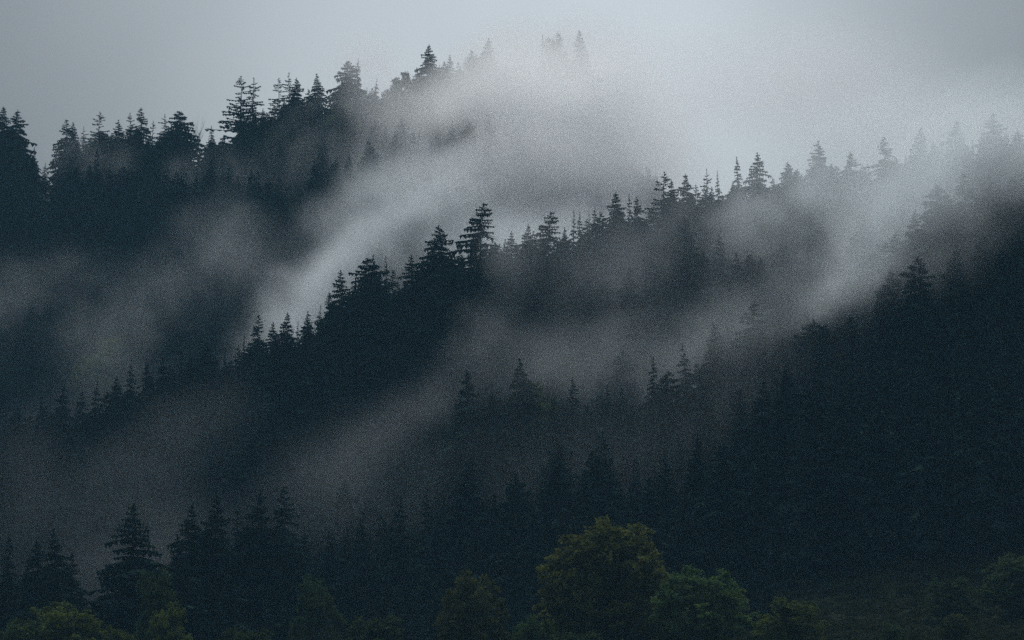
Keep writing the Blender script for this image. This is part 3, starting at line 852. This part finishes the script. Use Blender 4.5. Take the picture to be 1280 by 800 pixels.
# ------------------------------------------------------------------ air: even haze, then drifting mist banks
m, n, l, out = new_mat('haze_air')
pv = n.new('ShaderNodeVolumePrincipled')
pv.inputs['Color'].default_value = (0.35, 0.72, 1.0, 1)
pv.inputs['Density'].default_value = 0.000105
pv.inputs['Anisotropy'].default_value = 0.0
l.new(pv.outputs[0], out.inputs['Volume'])
x0, x1, y0, y1, z0, z1 = GX[0] - 30, GX[-1] + 30, GY[0] - 30, GY[-1] + 30, min(v[2] for v in gv) - 1.5, 330.0
hv = [(x, y, z) for z in (z0, z1) for y in (y0, y1) for x in (x0, x1)]
hf = [(0, 2, 3, 1), (4, 5, 7, 6), (0, 1, 5, 4), (2, 6, 7, 3), (0, 4, 6, 2), (1, 3, 7, 5)]
haze = mesh_obj('haze', hv, hf, m)
tag(haze, 'thin bluish haze filling the whole valley', 'haze', kind='stuff')

def mist_mat(name, density, aniso=0.5, color=(0.925, 0.978, 1.0)):
    m, n, l, out = new_mat(name)
    pv = n.new('ShaderNodeVolumePrincipled')
    pv.inputs['Color'].default_value = (*color, 1)
    pv.inputs['Density'].default_value = density
    pv.inputs['Anisotropy'].default_value = aniso
    l.new(pv.outputs[0], out.inputs['Volume'])
    return m

def mist_bank(name, label, blobs, density, voxel=3.5, nscale=0.02, warp=14.0, seed=0.0, erode=2.2, bias=0.15, streak=35.0):
    """blobs: (u, v, D, half width px, half height px, half depth m, tilt deg, strength)"""
    B = []
    mn = Vector((1e9,) * 3); mx = Vector((-1e9,) * 3)
    for (u, v, D, ru, rv, rd, tilt, s) in blobs:
        c = at(u, v, D); k = D / FPX
        a, b = ru * k, rv * k
        B.append((c, (a, rd, b), tilt, s))
        ex = math.hypot(a * math.cos(R(tilt)), b * math.sin(R(tilt))); ez = math.hypot(a * math.sin(R(tilt)), b * math.cos(R(tilt)))
        for i, e in enumerate((ex, rd, ez)):
            mn[i] = min(mn[i], c[i] - e - warp * .7); mx[i] = max(mx[i], c[i] + e + warp * .7)
    ng = bpy.data.node_groups.new(name + '_density', 'GeometryNodeTree')
    ng.interface.new_socket('Geometry', in_out='OUTPUT', socket_type='NodeSocketGeometry')
    N, L = ng.nodes, ng.links
    def vm(op, a, b=None):
        q = N.new('ShaderNodeVectorMath'); q.operation = op
        for i, s in enumerate((a, b)):
            if s is None: continue
            if isinstance(s, bpy.types.NodeSocket): L.new(s, q.inputs[i])
            else: q.inputs[i].default_value = s
        return q
    def mt(op, a, b=None, c=None, clamp=False):
        q = N.new('ShaderNodeMath'); q.operation = op; q.use_clamp = clamp
        for i, s in enumerate((a, b, c)):
            if s is None: continue
            if isinstance(s, bpy.types.NodeSocket): L.new(s, q.inputs[i])
            else: q.inputs[i].default_value = s
        return q.outputs[0]
    pos = N.new('GeometryNodeInputPosition').outputs[0]
    wn_ = N.new('ShaderNodeTexNoise'); wn_.inputs['Scale'].default_value = nscale * 0.8; wn_.inputs['Detail'].default_value = 5; wn_.inputs['Roughness'].default_value = 0.6
    sh = vm('ADD', pos, (seed * 31.7, seed * 17.3, seed * 5.1)).outputs[0]
    L.new(vm('MULTIPLY', sh, (1.0, 0.4, 1.0)).outputs[0], wn_.inputs['Vector'])
    wv = vm('SUBTRACT', wn_.outputs['Color'], (0.5, 0.5, 0.5)).outputs[0]
    sc = vm('MULTIPLY', wv, (warp * 4.0, warp * 4.0, warp * 4.0)).outputs[0]
    wp = vm('ADD', pos, sc).outputs[0]
    total = None
    for (c, rad, tilt, s) in B:
        d = vm('SUBTRACT', wp, tuple(c)).outputs[0]
        ct, st = math.cos(R(tilt)), math.sin(R(tilt))
        # tilt counter-clockwise as seen from the camera (x right, z up)
        a = vm('DOT_PRODUCT', d, (ct / rad[0], 0, st / rad[0])).outputs['Value']
        b = vm('DOT_PRODUCT', d, (-st / rad[2], 0, ct / rad[2])).outputs['Value']
        y = vm('DOT_PRODUCT', d, (0, 1 / rad[1], 0)).outputs['Value']
        r2 = mt('MULTIPLY_ADD', a, a, mt('MULTIPLY_ADD', b, b, mt('MULTIPLY', y, y)))
        f = mt('SUBTRACT', 1.0, r2, clamp=True)
        f = mt('MULTIPLY', mt('MULTIPLY', f, f), s)
        total = f if total is None else mt('ADD', total, f)
    nz = N.new('ShaderNodeTexNoise'); nz.inputs['Scale'].default_value = nscale * 1.5; nz.inputs['Detail'].default_value = 6; nz.inputs['Roughness'].default_value = 0.74
    # streaks drawn out up the slope, along (x, z) = (cos 35, sin 35)
    cx, cz = math.cos(R(streak)), math.sin(R(streak))
    cb = N.new('ShaderNodeCombineXYZ')
    L.new(vm('DOT_PRODUCT', wp, (cx * 0.6, 0, cz * 0.6)).outputs['Value'], cb.inputs[0])
    L.new(vm('DOT_PRODUCT', wp, (0, 0.3, 0)).outputs['Value'], cb.inputs[1])
    L.new(vm('DOT_PRODUCT', wp, (-cz * 1.3, 0, cx * 1.3)).outputs['Value'], cb.inputs[2])
    L.new(vm('ADD', cb.outputs[0], (seed * 31.7, seed * 17.3, seed * 5.1)).outputs[0], nz.inputs['Vector'])
    # the noise eats ragged edges and holes into the body of the mist
    tot = mt('MAXIMUM', total, 0.0)
    thick = mt('MAXIMUM', mt('MULTIPLY_ADD', mt('SUBTRACT', nz.outputs['Fac'], 0.5), erode * 2.4, 0.85 - bias), 0.0)
    dens = mt('MULTIPLY', tot, thick)
    vc = N.new('GeometryNodeVolumeCube')
    L.new(dens, vc.inputs['Density'])
    vc.inputs['Min'].default_value = mn; vc.inputs['Max'].default_value = mx
    res = [max(4, int((mx[i] - mn[i]) / voxel)) for i in range(3)]
    vc.inputs['Resolution X'].default_value = res[0]; vc.inputs['Resolution Y'].default_value = res[1]; vc.inputs['Resolution Z'].default_value = res[2]
    print(name, 'voxels', res)
    mat = mist_mat(name, density, color=(0.985, 0.99, 0.995) if name == 'cloud_bank' else (0.925, 0.978, 1.0))
    sm = N.new('GeometryNodeSetMaterial'); sm.inputs['Material'].default_value = mat
    go = N.new('NodeGroupOutput')
    L.new(vc.outputs[0], sm.inputs[0]); L.new(sm.outputs[0], go.inputs[0])
    vol = bpy.data.volumes.new(name); vol.materials.append(mat)
    o = bpy.data.objects.new(name, vol); COL.objects.link(o)
    md = o.modifiers.new('mist', 'NODES'); md.node_group = ng
    tag(o, label, 'mist', kind='stuff')
    return o

# mist over the upper ridge and the cloud it dissolves into
mist_bank('cloud_bank', 'bright cloud swallowing the right end of the upper ridge', [
    (710, 150, 965, 230, 120, 55, -10, 1.9),
    (690, 85, 1020, 140, 85, 26, -5, 1.6),
    (750, 200, 955, 150, 90, 40, -35, 1.4),
    (960, 110, 950, 330, 110, 50, 0, 0.45),
    (540, 170, 955, 150, 100, 30, 40, 1.0),
    (470, 130, 968, 90, 60, 18, 30, 0.7),
    (455, 95, 988, 90, 50, 14, 10, 1.2),
    (690, 225, 925, 260, 90, 50, 0, 1.5),
    (1160, 190, 900, 240, 80, 40, -5, 0.8),
    (585, 192, 955, 75, 34, 60, 30, -1.0),
], 0.033, voxel=3.2, nscale=0.014, warp=14, seed=1, erode=1.0, bias=-0.1)
# mist in the gully behind the middle ridge
mist_bank('gully_mist', 'pale mist in the gully between the upper and the middle ridge', [
    (400, 385, 805, 280, 60, 36, 38, 0.9),
    (520, 290, 850, 200, 110, 45, 40, 0.9),
    (300, 330, 870, 150, 90, 30, -35, 0.25),
    (125, 215, 962, 60, 60, 14, 0, 0.4),
    (170, 430, 820, 240, 80, 30, 35, 0.18),
    (20, 400, 850, 200, 130, 30, 20, 0.15),
    (260, 245, 950, 300, 50, 16, 10, 0.30),
    (420, 200, 960, 140, 80, 16, 30, 0.25),
    (670, 320, 850, 170, 90, 45, 10, 1.1),
], 0.030, voxel=2.8, nscale=0.022, warp=16, seed=2, erode=2.7, bias=0.1)
# mist lying on the face of the middle ridge
mist_bank('slope_mist', 'thin mist drifting over the face of the middle ridge', [
    (622, 325, 668, 80, 75, 18, 20, 0.6),
    (600, 420, 640, 90, 90, 16, 40, 0.25),
    (760, 330, 700, 220, 90, 26, 15, 0.35),
    (1080, 235, 745, 290, 115, 34, 8, 1.3),
    (1190, 165, 760, 230, 80, 30, 0, 1.6),
    (830, 415, 675, 310, 95, 26, 20, 0.32),
    (1080, 330, 690, 170, 90, 22, 40, 0.35),
    (700, 460, 645, 200, 70, 18, 15, 0.25),
    (520, 510, 620, 190, 75, 18, 42, 0.20),
    (410, 590, 600, 160, 80, 20, 35, 0.08),
], 0.021, voxel=2.6, nscale=0.026, warp=14, seed=3, erode=2.7, bias=0.0)
# mist hanging in front of the dark right-hand slope
mist_bank('edge_mist', 'soft mist veiling the top of the dark right-hand slope', [
    (1200, 190, 592, 240, 95, 22, 8, 2.0),
    (1110, 280, 588, 210, 80, 22, 45, 1.5),
    (1180, 300, 585, 230, 110, 20, 35, 0.30),
    (700, 480, 562, 220, 75, 16, 10, 0.10),
    (950, 400, 580, 170, 75, 18, 25, 0.3),
    (850, 520, 560, 340, 140, 20, 30, 0.07),
], 0.030, voxel=2.6, nscale=0.022, warp=12, seed=5, erode=1.6, bias=0.0)
# low mist behind the front row
mist_bank('valley_mist', 'dim low mist behind the front row of spruces', [
    (140, 675, 545, 190, 125, 24, 15, 0.4),
    (400, 590, 545, 150, 80, 22, 35, 0.35),
    (200, 560, 580, 170, 90, 20, 45, 0.25),
    (1000, 710, 530, 180, 50, 16, 0, 0.4),
    (640, 620, 552, 260, 100, 12, 12, 0.26),
    (900, 560, 575, 260, 110, 14, 20, 0.3),
    (520, 640, 575, 160, 80, 12, 20, 0.25),
    (20, 600, 560, 120, 90, 20, 30, 0.25),
], 0.0072, voxel=2.6, nscale=0.026, warp=12, seed=4, erode=2.0, bias=0.0)
